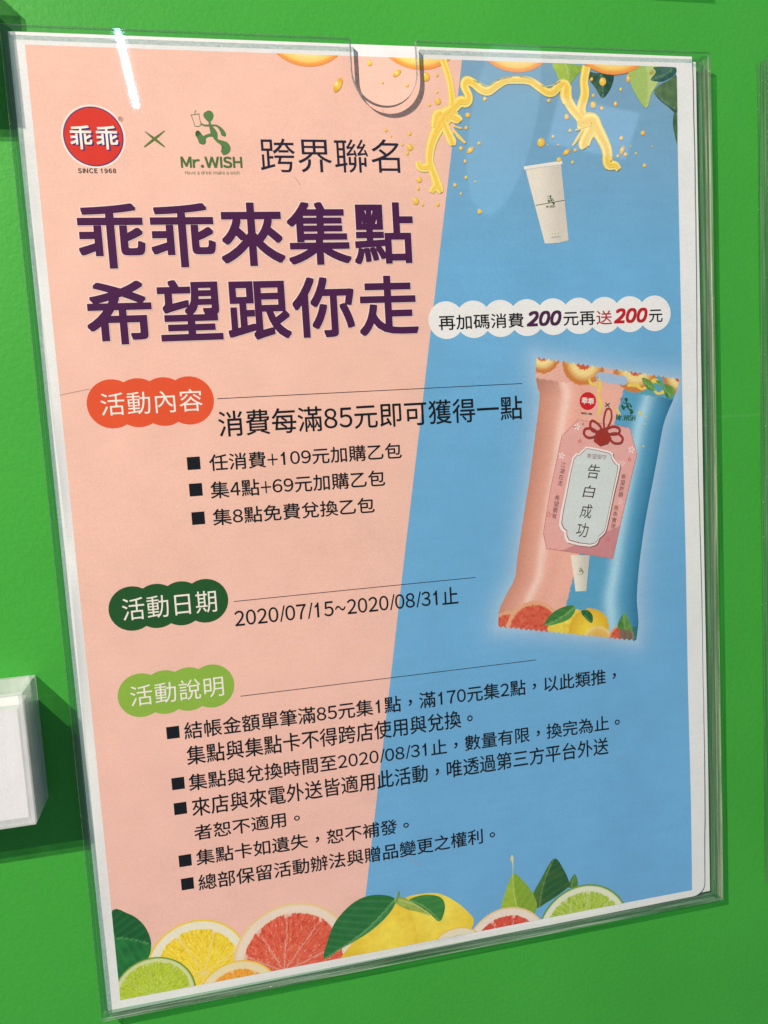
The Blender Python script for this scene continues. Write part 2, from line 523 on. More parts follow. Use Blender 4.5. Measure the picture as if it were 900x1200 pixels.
# ------------------------------------------------------------------ acrylic sign holders
def holder(u0, u1, v0, v1, notch, label, group='clear acrylic sign holders on the green wall'):
    root = empty('sign_holder', W3(u0, v1, WALLW), label, 'sign holder', group)
    F0, F1, B0, B1 = -4.4, -2.3, 1.7, WALLW - 0.15
    # front panel with a thumb notch in its top edge
    if notch:
        a, b, d = notch; r = (b - a) / 2; cx = (a + b) / 2
        prof = [(u0, v0), (a - 0.6, v0), (a, v0 + 0.6)]
        for i in range(25):
            t = math.pi - math.pi * i / 24
            prof.append((cx + r * math.cos(t), d - r + r * math.sin(t)))
        prof += [(b, v0 + 0.6), (b + 0.6, v0), (u1, v0), (u1, v1), (u0, v1)]
    else:
        prof = [(u0, v0), (u1, v0), (u1, v1), (u0, v1)]
    n = len(prof)
    e = 0.26                       # polished arris
    cx, cy = (u0 + u1) / 2, (v0 + v1) / 2
    def inset(k):
        out = []
        for i, p in enumerate(prof):
            a, b = prof[i - 1], prof[(i + 1) % n]
            d1 = Vector((p[0] - a[0], p[1] - a[1])).normalized(); d2 = Vector((b[0] - p[0], b[1] - p[1])).normalized()
            nn = Vector((-d1.y - d2.y, d1.x + d2.x)); nn = nn.normalized() / max(0.4, math.sqrt((1 + d1.dot(d2)) / 2))
            out.append((p[0] + nn.x * k, p[1] + nn.y * k))
        return out
    P = [W3(*p, F0) for p in inset(e)] + [W3(*p, F0 + e) for p in prof] + [W3(*p, F1 - e) for p in prof] + [W3(*p, F1) for p in inset(e)]
    tri = delaunay_2d_cdt([Vector(p) for p in inset(e)], [], [list(range(n))], 1, 1e-6)
    # map triangulation back onto the outline vertices
    ip = inset(e)
    ids = [min(range(n), key=lambda k, q=q: (ip[k][0] - q.x) ** 2 + (ip[k][1] - q.y) ** 2) for q in tri[0]]
    fs, mi = [], []
    for t in tri[2]:
        fs.append(tuple(ids[i] for i in t)); mi.append(0)
        fs.append(tuple(ids[i] + 3 * n for i in reversed(t))); mi.append(0)
    for ring in range(3):
        for i in range(n):
            j = (i + 1) % n
            fs.append((ring * n + i, ring * n + j, (ring + 1) * n + j, (ring + 1) * n + i)); 
            a, b = prof[i], prof[j]
            low = lambda p: v0 + 0.3 < p[1] < (notch[2] + 0.1 if notch else v0)
            mi.append(2 if (low(a) or low(b)) and 1 < i < n - 5 and notch else 5 if ring == 0 and (b[0] == a[0] == u1 or a[1] == b[1] == v1) else 3 if b[0] == a[0] == u1 else 4 if a[1] == b[1] == v1 else 1)
    fp = mesh_obj('front_panel', P, fs, [CLEAR, EDGE, NOTCH, RAIL_DENSE, RAIL_DENSE_FLAT, ARRIS_HIGHLIGHT], root)
    for p, i in zip(fp.data.polygons, mi): p.material_index = i
    slab('back_panel', u0, u1, v0 + 1.0, v1, B0, B1, [CLEAR, RAIL, RAIL_FLAT, RAIL_DENSE, RAIL_DENSE_FLAT], root, 0, (0, 0, 1, 3, 2, 4))
    g = 0.03
    for a, b in ((u0 + 0.15, u0 + 2.2), (u1 - 3.3, u1 - 0.15)):
        slab('side_rail', a, b, v0 + 1.2, v1 - 0.2, F1 + g, B0 - g, [CLEAR, RAIL, RAIL_DENSE], root, 0, (0, 0, 1, 2 if b > (u0 + u1) / 2 else 1, 1, 1))
    slab('bottom_rail', u0 + 2.25, u1 - 3.35, v1 - 1.9, v1 - 0.25, F1 + g, B0 - g, [CLEAR, RAIL_FLAT, RAIL_DENSE_FLAT], root, 0, (0, 0, 1, 1, 1, 2))
    return root

holder(-8.0, 300.4, -5.6, 412.6, (130.4, 158.8, 21.6),
       'clear acrylic holder with a U-shaped thumb notch, holding the pink and blue poster')
holder(331.0, 647.8, -5.6, 412.6, None,
       'clear acrylic holder at the right edge, only its left rail in view')
holder(-8.0, 300.4, -457.0, -38.2, None,
       'clear acrylic holder above the poster, only its bottom edge in view')

# ------------------------------------------------------------------ papers
backing = mesh_obj('backing_sheet', *(lambda U, V: ([W3(u, v, 1.15 + 0.12 * math.sin(v / 30)) for v in V for u in U],
          [(i * len(U) + j, i * len(U) + j + 1, (i + 1) * len(U) + j + 1, (i + 1) * len(U) + j) for i in range(len(V) - 1) for j in range(len(U) - 1)]))(
          [-3 + 299.2 * i / 10 for i in range(11)], [-3.2 + 413.2 * i / 60 for i in range(61)]), paper_mat('plain_white_paper', (235, 235, 235)))
tag(backing, 'plain white sheet showing as a thin strip behind the right edge of the poster', 'paper')

poster = empty('poster', W3(0, PH, 0), 'pink and blue printed promotional poster with Chinese text, citrus fruit and snack bag', 'poster')

def paper_sheet():
    out = []
    L, R, T, B = -5.75, 293.2, -4.7, 411.6
    out += [(L, T), (R, T - 0.2)]
    k = 46
    for i in range(1, k):
        v = T + (B - 7 - T) * i / k
        out.append((R + 0.35 * math.sin(v / 37.0) + 0.25 * noise.noise(Vector((v * 0.08, 0, 0))) - 0.9 * (v / B) ** 6, v))
    for i in range(7):
        a = math.pi / 2 * i / 6
        out.append((R - 7.6 + 6.6 * math.cos(a), B - 7 + 6.2 * math.sin(a) - 0.4))
    out.append((L, B + 0.6))
    return out
def paper_fill(u, v): return ink(WHITE)
_sheet = paper_sheet()
def art_sheet():
    poly = _sheet; step = 5.0
    pts = list(poly)
    v = -2
    while v < 409:
        u = -3
        while u < 290: pts.append((u, v)); u += step
        v += step
    pts = [p for i, p in enumerate(pts) if i < len(poly) or (inside(p, poly) and segdist(p, poly) > 1.2)]
    r = delaunay_2d_cdt([Vector(p) for p in pts], [], [list(range(len(poly)))], 1, 1e-5)
    f = [onpaper(p.x, p.y, 0) for p in r[0]]; n = len(f)
    return mesh_obj('paper_sheet', f, [tuple(t) for t in r[2]], solid(WHITE), poster, smooth=True)
art_sheet()

SPLIT = [(180.5, 0.0), (111.9, PH)]
def split_u(v): return 180.6 + (113.7 - 180.5) * (v - 0.7) / (378.3 - 0.7)
BAG = [(210.01, 130.68), (212.51, 131.56), (223.52, 133.58), (240.75, 136.69), (262.77, 140.45), (283.08, 143.80), (282.06, 148.67), (280.35, 153.11), (277.21, 159.94), (274.33, 165.55), (271.74, 177.81), (268.66, 190.91), (265.60, 203.23), (262.79, 215.61), (259.76, 232.26), (257.94, 248.27), (258.19, 255.58), (258.47, 262.07), (257.05, 271.41), (236.40, 266.49), (214.25, 261.46), (185.58, 256.20), (186.04, 250.86), (187.09, 246.72), (190.80, 240.21), (194.96, 233.42), (196.65, 224.34), (198.29, 216.31), (201.54, 200.30), (204.77, 184.79), (208.09, 166.56), (210.94, 149.23), (210.27, 144.84), (209.36, 140.07)]
def blue_fill(u, v):
    c = lin((110, 174, 218))
    c = mix(c, lin((128, 164, 192)), (90 - v) / 100)  # painted haze: the acrylic's greyish reflection mixed into the upper blue
    c = mix(c, lin((114, 176, 224)), (v - 200) / 200)  # lower blue lightened in the colour to offset the lamp's falloff
    if 160 < u and 100 < v < 290:
        d = segdist((u, v), BAG)
        c = mix(c, lin((186, 208, 228)), 0.6 * math.exp(-(d / 5.0) ** 1.2))
    n = noise.noise(Vector((u * 0.05, v * 0.35, 3))) * 0.035 + noise.noise(Vector((u * 0.03, v * 0.02, 7))) * 0.04
    if abs(v - 119 - 1.5 * math.sin(u / 9)) < 0.4 and noise.noise(Vector((u * .2, 0, 1))) > 0: n += 0.04
    return tuple(x * (1 + n) for x in c)
def pink_fill(u, v):
    c = lin((242, 194, 178))
    c = mix(c, lin((244, 194, 182)), (v - 200) / 150)
    n = noise.noise(Vector((u * 0.04, v * 0.03, 5))) * 0.03 + noise.noise(Vector((u * 0.06, v * 0.5, 1))) * 0.012
    return (c[0] * (1 + n * .6), c[1] * (1 + n), c[2] * (1 + n * 1.2))
def gridarea(name, left, right, nu, nv, fill, layer):
    vs, cs, fs = [], [], []
    for i in range(nv + 1):
        v = PH * i / nv; a, b = left(v), right(v)
        for j in range(nu + 1):
            u = a + (b - a) * j / nu
            vs.append(onpaper(u, v, layer)); cs.append(fill(u, v))
    for i in range(nv):
        for j in range(nu):
            a = i * (nu + 1) + j; fs.append((a, a + 1, a + nu + 2, a + nu + 1))
    return mesh_obj(name, vs, fs, ART, poster, cs, smooth=True)
gridarea('pink_area', lambda v: 0.0, split_u, 70, 200, pink_fill, 1)
gridarea('blue_area', split_u, lambda v: PW, 100, 260, blue_fill, 1)

BLACK = (8, 7, 9)
# ------------------------------------------------------------------ logos and headline
def round_logo(c, r, parent, layer, small=False):
    o = art('logo_ring', disc_poly(c, r), layer, parent, (238, 226, 216), 1.5)
    art('logo_rim', disc_poly(c, r * 0.935, n=48), layer + 1, parent, (70, 50, 120), 1.5)
    art('logo_disc', disc_poly(c, r * 0.90, n=48), layer + 2, parent, (214, 54, 36), 1.5)
    return o
LC = (22.73, 34.58)
round_logo(LC, 12.5, poster, 2)
text('logo_lettering', '乖乖', box((13.68, 34.80), (32.16, 34.88), (23.28, 30.35), (22.42, 39.67)), 8, poster, (244, 238, 232), 0.13, spacing=1.12, shadow=((58, 44, 120), 0.55, 0.45))
text('since_line', 'SINCE 1968', box((15.44, 47.40), (30.32, 47.98), (21.75, 47.03), (23.23, 48.96)), 3, poster, (40, 24, 22), 0.07, spacing=1.2)
text('registered_mark', '®', box((32.92, 27.52), (34.82, 27.49), (33.90, 26.61), (33.73, 28.51)), 3, poster, (120, 70, 60), 0.0)
OLIVE = (92, 120, 52)
a, b, c, d = [(43.13, 32.37), (50.44, 38.35), (50.99, 31.91), (42.27, 38.44)]
ribbon('cross_mark', [(*a, 0.16), ((a[0]+b[0])/2, (a[1]+b[1])/2, 0.55), (*b, 0.25)], 3, poster, OLIVE)
ribbon('cross_mark', [(*c, 0.16), ((c[0]+d[0])/2, (c[1]+d[1])/2, 0.5), (*d, 0.25)], 4, poster, OLIVE)

# runner emblem, drawn in a 0..50 x 0..52 field, placed by a transform
def runner(parent, layer, place, color, sub=False):
    k = place((10, 0))[0] - place((0, 0))[0]; k = k / 10
    P = lambda pts: [place(p) for p in pts]
    R = lambda pts: [(*place(p[:2]), p[2] * k) for p in pts]
    o = art('runner_head', P(smooth([(19.5,9.5),(22,8.4),(25.5,9.3),(27.8,13),(26.6,17.6),(23.6,20.8),(21.2,21.2),(17.4,17.6),(15.8,14.6),(16.4,11.6)], True, 4)), layer, parent, color, 1.2)
    R_ = lambda nm, p, l: ribbon(nm, R(p), layer + l, parent, color)
    R_('runner_body', [(22.3,19,1.5),(22.6,23,1.2),(23.8,27,2.2),(26,32,3.6),(27.4,36,3.4),(28,40,1.8)], 1)
    R_('runner_arm', [(11.6,22.6,.7),(15,24.8,1.0),(19,25.2,1.0),(24,24.8,1.1)], 2)
    R_('runner_arm', [(24,25,.9),(30,25.2,1.0),(34.5,28.6,1.9),(37.2,33,2.7),(37.6,35.4,2.9),(37.2,36.8,1.6)], 2)
    R_('runner_leg', [(25,35.5,2.2),(19,36.4,1.5),(15.2,38.5,2.0),(13,41,3.8),(11.6,43.6,4.2),(10.8,46,2.2)], 2)
    R_('runner_leg', [(9,36.3,3.0),(7.4,33.6,3.0),(5.6,32.4,1.6)], 3)
    R_('runner_leg', [(12.6,42.6,4.4),(9.6,37.6,3.7),(7.2,34,3.2),(6,32.6,1.8)], 3)
    R_('runner_leg', [(27.6,38.5,2.4),(30,42,1.8),(34,44,2.6),(38,47,4.6),(39.4,50.5,5.2),(37,54,4.2),(34,56,2.2)], 3)
    for pp in ([(1.5,13.5),(3.2,19),(5,26)], [(5,26.2),(8.6,26.4),(12,25)], [(10.6,12.6),(11.2,18),(12.3,25)], [(1,13.8),(6,13.2),(11.2,12.2)], [(6.4,13),(6.2,10.6),(8,8.6)]):
        ribbon('drink_outline', [(*place(p), 0.34 * k) for p in pp], layer + 1, parent, color)
    return o
o0, o1 = (61.07, 21.93), (61.25, 23.96)
GREEN = (88, 128, 72)
a = (54.32, 20.73); b = (89.22, 19.96); kk = (b[0] - a[0]) / 100
# field coordinates: photo-proportioned units of 1/9 of the enlarged emblem
runner(poster, 3, lambda p: (a[0] + (p[0] + 20.8) * kk * 1.0, (67.86, 23.48)[1] - 8.4 * kk + p[1] * kk * 1.03), GREEN)
text('shop_name', 'Mr.WISH', box((56.36, 44.41), (81.63, 44.21), (69.87, 42.07), (69.50, 46.71)), 3, poster, (78, 112, 58), 0.17, spacing=1.02)
text('slogan', 'Have a drink make a wish', box((57.76, 48.85), (80.29, 48.72), (69.42, 47.75), (69.29, 49.34)), 3, poster, (92, 118, 62), 0.0)
text('subtitle', '跨界聯名', box((89.25, 41.71), (149.94, 41.49), (139.68, 34.27), (135.01, 48.43)), 3, poster, (30, 26, 50), 0.0)
PURPLE = (72, 18, 70)
text('headline_row', '乖乖來集點', (13.0, 154.3, 60.7, 87.0), 7, poster, PURPLE, 0.52, spacing=1.03, halo=((248, 220, 212), 0.33))
text('headline_row', '希望跟你走', (13.4, 154.5, 92.1, 118.0), 7, poster, PURPLE, 0.52, spacing=1.03, halo=((248, 220, 212), 0.33))

# ------------------------------------------------------------------ section headings, rules and body text
def pill(a, b, r, color, words, bx):
    p = art('heading_badge', lobes(a, b, r, 4), 2, poster, color)
    text('heading_text', words, bx, 4, p, (246, 236, 228), 0.0, spacing=1.02)
pill((20.39, 142.29), (51.89, 142.47), 10.25, (226, 84, 42), '活動內容', box((15.67, 140.88), (57.31, 141.54), (51.58, 137.65), (20.40, 147.16)))
pill((20.72, 229.78), (51.69, 229.60), 9.75, (30, 84, 32), '活動日期', box((16.57, 230.09), (56.31, 229.69), (54.14, 225.09), (17.90, 234.92)))
pill((21.01, 268.38), (51.30, 268.10), 9.8, (142, 182, 66), '活動說明', box((16.47, 267.15), (56.38, 268.35), (54.76, 263.86), (18.09, 273.11)))

def rule(u0, u1, v):
    n = 40
    ribbon('rule_line', [(u0 + (u1 - u0) * i / n, v, 0.16) for i in range(n + 1)], 2, poster, (40, 36, 50), n=1)
rule(63.6, 202.6, 142.3); rule(63.7, 175.6, 231.2); rule(63.4, 204.1, 274.3)

LIGHTW = 0.085
def line(words, L, R, T, B, off=LIGHTW):
    return text('text_line', words, box(L, R, T, B), 3, poster, BLACK, off)
line('消費每滿85元即可獲得一點', (63.12, 153.04), (202.17, 153.13), (195.40, 147.66), (67.86, 158.76))
line('任消費+109元加購乙包', (57.94, 169.64), (143.50, 170.43), (141.50, 165.94), (59.47, 173.18))
line('集4點+69元加購乙包', (57.55, 182.20), (135.08, 182.64), (132.88, 177.73), (58.88, 185.13))
line('集8點免費兌換乙包', (57.61, 193.40), (129.53, 193.88), (126.91, 189.68), (58.67, 196.97))
line('2020/07/15~2020/08/31止', (63.46, 239.66), (166.69, 240.63), (162.85, 234.55), (65.09, 242.66))
line('結帳金額單筆滿85元集1點，滿170元集2點，以此類推，', (37.75, 288.19), (245.65, 286.09), (238.12, 283.01), (39.73, 290.97))
line('集點與集點卡不得跨店使用與兌換。', (37.90, 298.42), (170.86, 297.86), (161.01, 294.03), (39.50, 302.84))
line('集點與兌換時間至2020/08/31止，數量有限，換完為止。', (37.74, 310.66), (247.08, 310.12), (235.05, 306.92), (39.82, 314.75))
line('來店與來電外送皆適用此活動，唯透過第三方平台外送', (38.14, 322.67), (240.61, 323.49), (236.51, 318.06), (39.51, 326.89))
line('者恕不適用。', (38.20, 334.71), (85.74, 334.28), (76.47, 330.85), (39.98, 338.16))
line('集點卡如遺失，恕不補發。', (38.14, 345.60), (136.77, 346.10), (128.67, 342.65), (40.30, 350.04))
line('總部保留活動辦法與贈品變更之權利。', (38.14, 358.61), (179.35, 357.72), (169.49, 354.51), (39.92, 362.21))
for q0, q1 in ([(48.85, 166.46), (54.13, 172.07)], [(48.99, 177.87), (53.93, 183.53)], [(48.95, 190.20), (54.02, 195.95)], [(30.63, 283.88), (35.32, 289.92)], [(30.85, 307.47), (35.60, 313.34)],
               [(30.77, 318.98), (35.71, 325.08)], [(30.95, 343.55), (35.66, 349.79)], [(31.01, 354.48), (35.79, 361.04)]):
    cu, cv = (q0[0] + q1[0]) / 2, (q0[1] + q1[1]) / 2; s = 2.75
    art('bullet_square', [(cu - s, cv - s), (cu + s, cv - s), (cu + s, cv + s), (cu - s, cv + s)], 2, poster, BLACK)

# white offer banner
b0, b1 = (167.65, 111.85), (271.14, 112.78)
bub = art('offer_banner', lobes((b0[0], (b0[1] + b1[1]) / 2), (b1[0], (b0[1] + b1[1]) / 2), 8.4, 9), 2, poster, (238, 236, 236))
vt, vb = (237.30, 110.03)[1], (182.38, 116.70)[1]
U = lambda x, y: x
def seg(words, xa, xb, ya, yb, color, off, sh=0.0, dt=0.0, db=0.0):
    text('banner_text', words, (xa, xb, ya - dt, yb + db), 4, bub, color, off, sh)
A_ = [(163.99, 112.88), (204.66, 112.97), (206.12, 113.02), (223.46, 112.76), (224.31, 112.79), (240.24, 112.87), (240.89, 112.89), (248.97, 112.73), (249.85, 112.76), (267.33, 112.87), (268.00, 112.89), (275.19, 112.70)]
seg('再加碼消費', A_[0][0], A_[1][0], vt, vb, BLACK, 0.08)
seg('200', A_[2][0], A_[3][0], vt, vb, (74, 24, 66), 0.34, 0.22, 0.6, -0.3)
seg('元再', A_[4][0], A_[5][0], vt + .3, vb, BLACK, 0.08)
seg('送', A_[6][0], A_[7][0], vt + .2, vb, (178, 26, 24), 0.06)
seg('200', A_[8][0], A_[9][0], vt, vb, (190, 22, 22), 0.34, 0.22, 0.6, -0.3)
seg('元', A_[10][0], A_[11][0], vt + .5, vb - .2, BLACK, 0.08)

# ------------------------------------------------------------------ citrus artwork
def fbm(u, v, s, z=0.0):
    return noise.fractal(Vector((u * s, v * s, z)), 0.8, 2.1, 3)

def slice_fill(c, R, rind, pith, flesh, nseg, a0=0.3, pithr=0.80, rindr=0.95, center=None, fl2=None):
    rind, pith, flesh = lin(rind), lin(pith), lin(flesh); fl2 = lin(fl2) if fl2 else tuple(min(1, x * 1.35 + 0.03) for x in flesh)
    cc = center or c
    def f(u, v):
        r = math.dist((u, v), c) / R
        if r > rindr: return mix(pith, rind, (r - rindr) / 0.02)
        n = noise.noise(Vector((u * .5, v * .5, 0)))
        if r > pithr + 0.02 * n: return mix(mix(pith, flesh, 0.12), pith, (r - pithr) / 0.05 + 0.3)
        du, dv = u - cc[0], v - cc[1]; q = math.hypot(du, dv) / R
        t = (math.atan2(dv, du) + a0 + 0.05 * n) / (2 * math.pi) * nseg
        k = abs(t - round(t)); w = k * 2 * math.pi / nseg * q
        corner = (pithr - r)
        if w < 0.010 or q < 0.04 or (w < 0.04 and corner < 0.05): return mix(pith, flesh, 0.6 if fl2[0] - flesh[0] < 0.6 and corner > 0.05 else 0.35)
        s = 0.8 * noise.noise(Vector((math.atan2(dv, du) * 26, q * 7 + math.floor(t + .5) * 3.7, 2))) - 0.12 * (q > 0.5)
        s2 = noise.noise(Vector((u * 1.3, v * 1.3, 4)))
        m = mix(flesh, fl2, 0.35 + 1.1 * s + 0.6 * s2)
        m = mix(m, tuple(x * 0.62 for x in flesh), max(0, -0.25 - s - 0.5 * s2) * 1.6)
        if s2 + s > 0.62: m = mix(m, (0.9, 0.85, 0.7), 0.35)
        return m
    return f

def shaded(base, hi, lo, poly, c, R, s=0.25):
    base, hi, lo = lin(base), lin(hi), lin(lo)
    def f(u, v):
        d = math.dist((u, v), c) / R
        m = mix(hi, base, d * 1.3); m = mix(m, lo, (d - 0.75) * 2.0)
        n = fbm(u, v, s); 
        return tuple(max(0, x * (1 + 0.10 * n)) for x in m)
    return f

def leaf_fill(tip, base, light, dark, vein):
    light, dark, vein = lin(light), lin(dark), lin(vein)
    dx, dy = base[0] - tip[0], base[1] - tip[1]; l = math.hypot(dx, dy); dx /= l; dy /= l
    def f(u, v):
        s = (u - tip[0]) * dx + (v - tip[1]) * dy; t = (u - tip[0]) * -dy + (v - tip[1]) * dx
        bow = t - 0.06 * l * math.sin(math.pi * max(0, min(1, s / l)))
        m = mix(light, dark, 0.5 + 0.6 * math.tanh(bow * 0.9))
        m = mix(m, tuple(x * 0.7 for x in dark), 0.3 + 0.5 * fbm(u, v, 0.22))
        if abs(bow) < 0.33: m = mix(m, vein, 0.75)
        k = (s + abs(bow) * 0.9) / 4.6
        m = mix(m, vein, 0.16 * max(0, 1 - abs(k - round(k)) / 0.22))
        return m
    return f

def fruit(name, poly, layer, fill, step=0.7, parent=None):
    return art(name, poly, layer, parent or poster, fill, step)

# along the top edge: the undersides of orange slices
for k, (c, e, bt) in enumerate(([(112.29, -11.54), (128.70, 0.24), (111.15, 4.95)], [(161.52, -13.52), (178.22, 0.03), (160.49, 4.85)], [(205.87, -13.50), (221.13, 0.85), (205.07, 4.61)], [(252.59, -15.33), (269.70, 0.47), (251.97, 4.36)])):
    R = math.dist(c, bt)
    wide = 1.12
    def f(u, v, c=c, R=R):
        r = math.hypot((u - c[0]) / wide, v - c[1]) / R
        m = mix(lin((252, 214, 120)), lin((244, 158, 70)), (r - 0.86) / 0.08)
        m = mix(lin((253, 232, 160)), m, (r - 0.72) / 0.12)
        n = noise.noise(Vector((math.atan2(u - c[0], v - c[1]) * 34, r * 3, k)))
        m = mix(m, lin((250, 190, 90)), 0.5 * max(0, n))
        return mix(m, lin((236, 120, 70)), (r - 0.965) * 12)
    fruit('orange_slice', disc_poly(c, R * wide, R, 60), 3 if k < 3 else 8, f, 0.6)

# leaves at the top right
for k, (pts, tip, base, lt, dk, ly) in enumerate((
    ([(224.04, 0.02), (238.14, 1.06), (235.07, 4.84), (231.16, 9.02), (227.04, 8.02), (225.11, 4.39)], (230.75, 9.03), (229.45, -0.88), (178, 204, 84), (150, 184, 70), 4),
    ([(239.74, 3.23), (245.20, 3.81), (252.84, 3.59), (251.80, 9.60), (247.38, 14.57), (244.12, 10.54), (241.29, 6.89)], (247.38, 14.57), (246.12, 1.55), (70, 104, 84), (34, 78, 66), 5),
    ([(261.94, -0.05), (261.32, 6.34), (264.15, 13.05), (269.21, 18.61), (271.99, 12.10), (275.63, 6.71), (278.41, 0.20)], (269.21, 18.61), (269.75, -1.41), (164, 196, 104), (196, 214, 130), 6),
    ([(271.72, 6.06), (274.42, 2.58), (273.61, 0.35), (284.56, 0.39), (284.05, 3.06), (279.59, 5.84), (276.06, 6.70)], (271.72, 6.06), (285.01, -0.38), (80, 124, 110), (40, 90, 84), 7),
    ([(273.32, 11.31), (276.03, 8.21), (280.46, 6.20), (285.35, 4.16), (284.99, 19.82), (280.18, 17.62), (275.86, 14.67)], (273.32, 11.31), (286.33, 19.41), (96, 128, 84), (52, 86, 62), 8),
    ([(283.20, 21.00), (285.02, 18.67), (284.67, 34.06), (283.42, 30.22), (282.65, 25.62)], (283.76, 34.84), (284.59, 17.91), (70, 110, 66), (50, 92, 56), 5))):
    fruit('leaf', smooth(pts, True, 4), ly, leaf_fill(tip, base, lt, dk, (190, 210, 140) if k in (0, 2) else (110, 150, 110)), 0.8)

# juice splash: thick line with a bright bevel and an amber heart
def juice(s):
    a = abs(s)
    if a > 0.9: return lin((240, 204, 104))
    return lin((254, 236, 138))
def juice_core(s): return mix(lin((244, 200, 84)), lin((250, 218, 104)), abs(s))
def J(pts, rad, layer=9):
    ribbon('juice_splash', [(p[0], p[1], r * 0.48) for p, r in zip(pts, rad)], 6.5 + (layer - 9) * 0.3, poster, juice)
    ribbon('juice_core', [(p[0], p[1], r * 0.48 * 0.5) for p, r in zip(pts, rad)], 9.8 + (layer - 9) * 0.3, poster, juice_core)
J([(171.96, 0.24), (174.28, 8.02), (175.12, 14.45), (175.21, 20.21)], (3.4, 3.2, 3.2, 4), 9)
J([(176.38, 20.55), (171.47, 24.25), (167.66, 29.73), (164.57, 36.28), (163.43, 42.82), (165.07, 48.63), (166.76, 53.74), (168.18, 56.67)], (5, 7.5, 5.5, 4.5, 4, 4, 4.6, 2.4), 10)
J([(170.37, 22.83), (167.97, 23.96), (166.52, 29.03)], (4, 5, 4), 11)
J([(164.48, 44.99), (160.91, 46.11), (158.61, 45.40), (158.32, 43.59)], (4, 4, 3.6, 2.6), 11)
J([(166.84, 52.28), (164.32, 55.21), (163.46, 56.68)], (3, 3, 2.4), 12)
J([(170.55, 26.80), (172.66, 31.47), (174.07, 34.71), (174.37, 36.53)], (4.4, 4, 4.6, 3), 12)
J([(173.45, 23.85), (177.32, 25.23), (178.45, 26.30)], (5, 4.4, 3), 13)
J([(175.12, 29.62), (177.34, 32.49), (180.37, 35.36)], (.7, 1.5, 1.0), 13)
J([(175.20, 28.16), (179.09, 29.19)], (.8, .9), 13)
J([(174.35, 21.67), (178.48, 17.98), (181.66, 17.54), (182.96, 15.34), (181.19, 11.06), (182.49, 8.87), (185.60, 9.86), (188.66, 12.31), (192.22, 12.95), (196.35, 10.30), (200.46, 8.38), (205.33, 7.88), (211.82, 8.07), (215.82, 10.16), (219.83, 12.63), (223.14, 12.55), (227.00, 9.13), (229.48, 9.43), (229.79, 12.39)], (5, 5, 5.4, 4, 4, 4.4, 4, 4, 4, 4, 3.4, 3.4, 3.6, 4, 4, 4, 4, 4.4, 4), 14)
J([(229.90, 9.42), (229.31, 13.88), (230.43, 17.56), (229.59, 17.58)], (5, 6, 5, 3), 15)
J([(239.82, 1.01), (238.34, 7.35), (238.56, 12.91), (236.66, 18.92), (236.95, 22.65)], (4.4, 4.2, 4.6, 4.6, 5), 15)
J([(230.07, 16.09), (232.44, 19.75), (235.27, 22.68), (237.70, 25.25)], (5, 5, 5, 6), 16)
J([(234.32, 25.69), (238.53, 25.61), (241.96, 24.43), (243.54, 27.78), (246.38, 32.27), (248.77, 37.54), (249.03, 42.86)], (5, 9, 7, 7, 6, 5.4, 5), 17)
J([(241.84, 27.81), (239.17, 31.61), (237.35, 35.40), (237.72, 36.91)], (6, 5.6, 5.6, 3), 18)
J([(248.67, 40.58), (249.42, 44.00), (252.85, 44.36), (254.52, 46.26)], (5, 5, 4, 3), 18)
J([(237.16, 28.64), (234.50, 32.43), (231.85, 35.85)], (.8, 1.6, .8), 18)
J([(237.61, 27.88), (233.36, 29.07)], (.9, .8), 18)
# thin glassy swirls above the splash
for pts in ([(183.32, 8.12), (188.01, 9.44), (192.32, 10.77), (197.25, 8.10), (203.77, 6.47)], [(207.01, 6.38), (212.67, 7.31), (217.47, 10.12), (223.25, 9.60), (227.06, 7.65)]):
    ribbon('juice_swirl', [(*p, 0.3) for p in pts], 8, poster, (196, 196, 150))

drops = [(163.81, 7.60), (168.89, 6.74), (155.13, 11.39), (168.68, 17.83), (164.71, 19.36), (168.51, 13.90), (190.47, 16.26), (182.16, 23.33), (181.09, 28.79), (178.27, 37.58), (182.61, 38.26), (186.75, 35.28), (179.98, 43.05), (180.03, 50.03), (174.68, 53.36), (177.28, 57.04), (184.34, 51.85), (154.79, 37.48), (155.12, 31.73), (153.49, 40.02), (158.28, 51.21), (157.69, 54.86), (156.21, 60.33), (159.26, 61.80), (166.33, 61.81), (185.72, 64.83), (216.47, 34.54), (222.38, 31.85), (219.74, 35.62), (224.74, 35.56), (228.81, 38.51), (224.91, 41.93), (220.92, 16.29), (229.38, 23.16), (230.83, 29.11), (233.04, 37.71), (231.58, 43.00), (242.15, 6.50), (247.62, 7.47), (260.48, 5.62), (272.24, 2.65), (256.47, 10.60), (242.75, 13.56), (242.61, 17.67), (246.81, 19.08), (253.70, 17.06), (256.25, 32.13), (267.16, 29.69), (256.52, 37.46), (254.28, 40.15), (258.19, 39.35), (260.90, 35.88), (263.42, 38.91), (267.64, 44.25), (271.81, 35.75), (138.97, 2.70), (150.83, 6.55), (144.14, 10.62), (144.47, 30.46), (124.59, 12.19), (181.61, 10.69), (204.01, 28.42), (190.99, 38.91), (195.61, 52.56), (201.97, 46.95), (146.61, 32.92), (151.38, 36.44), (283.90, 9.91), (248.70, 53.17), (243.35, 58.92)]
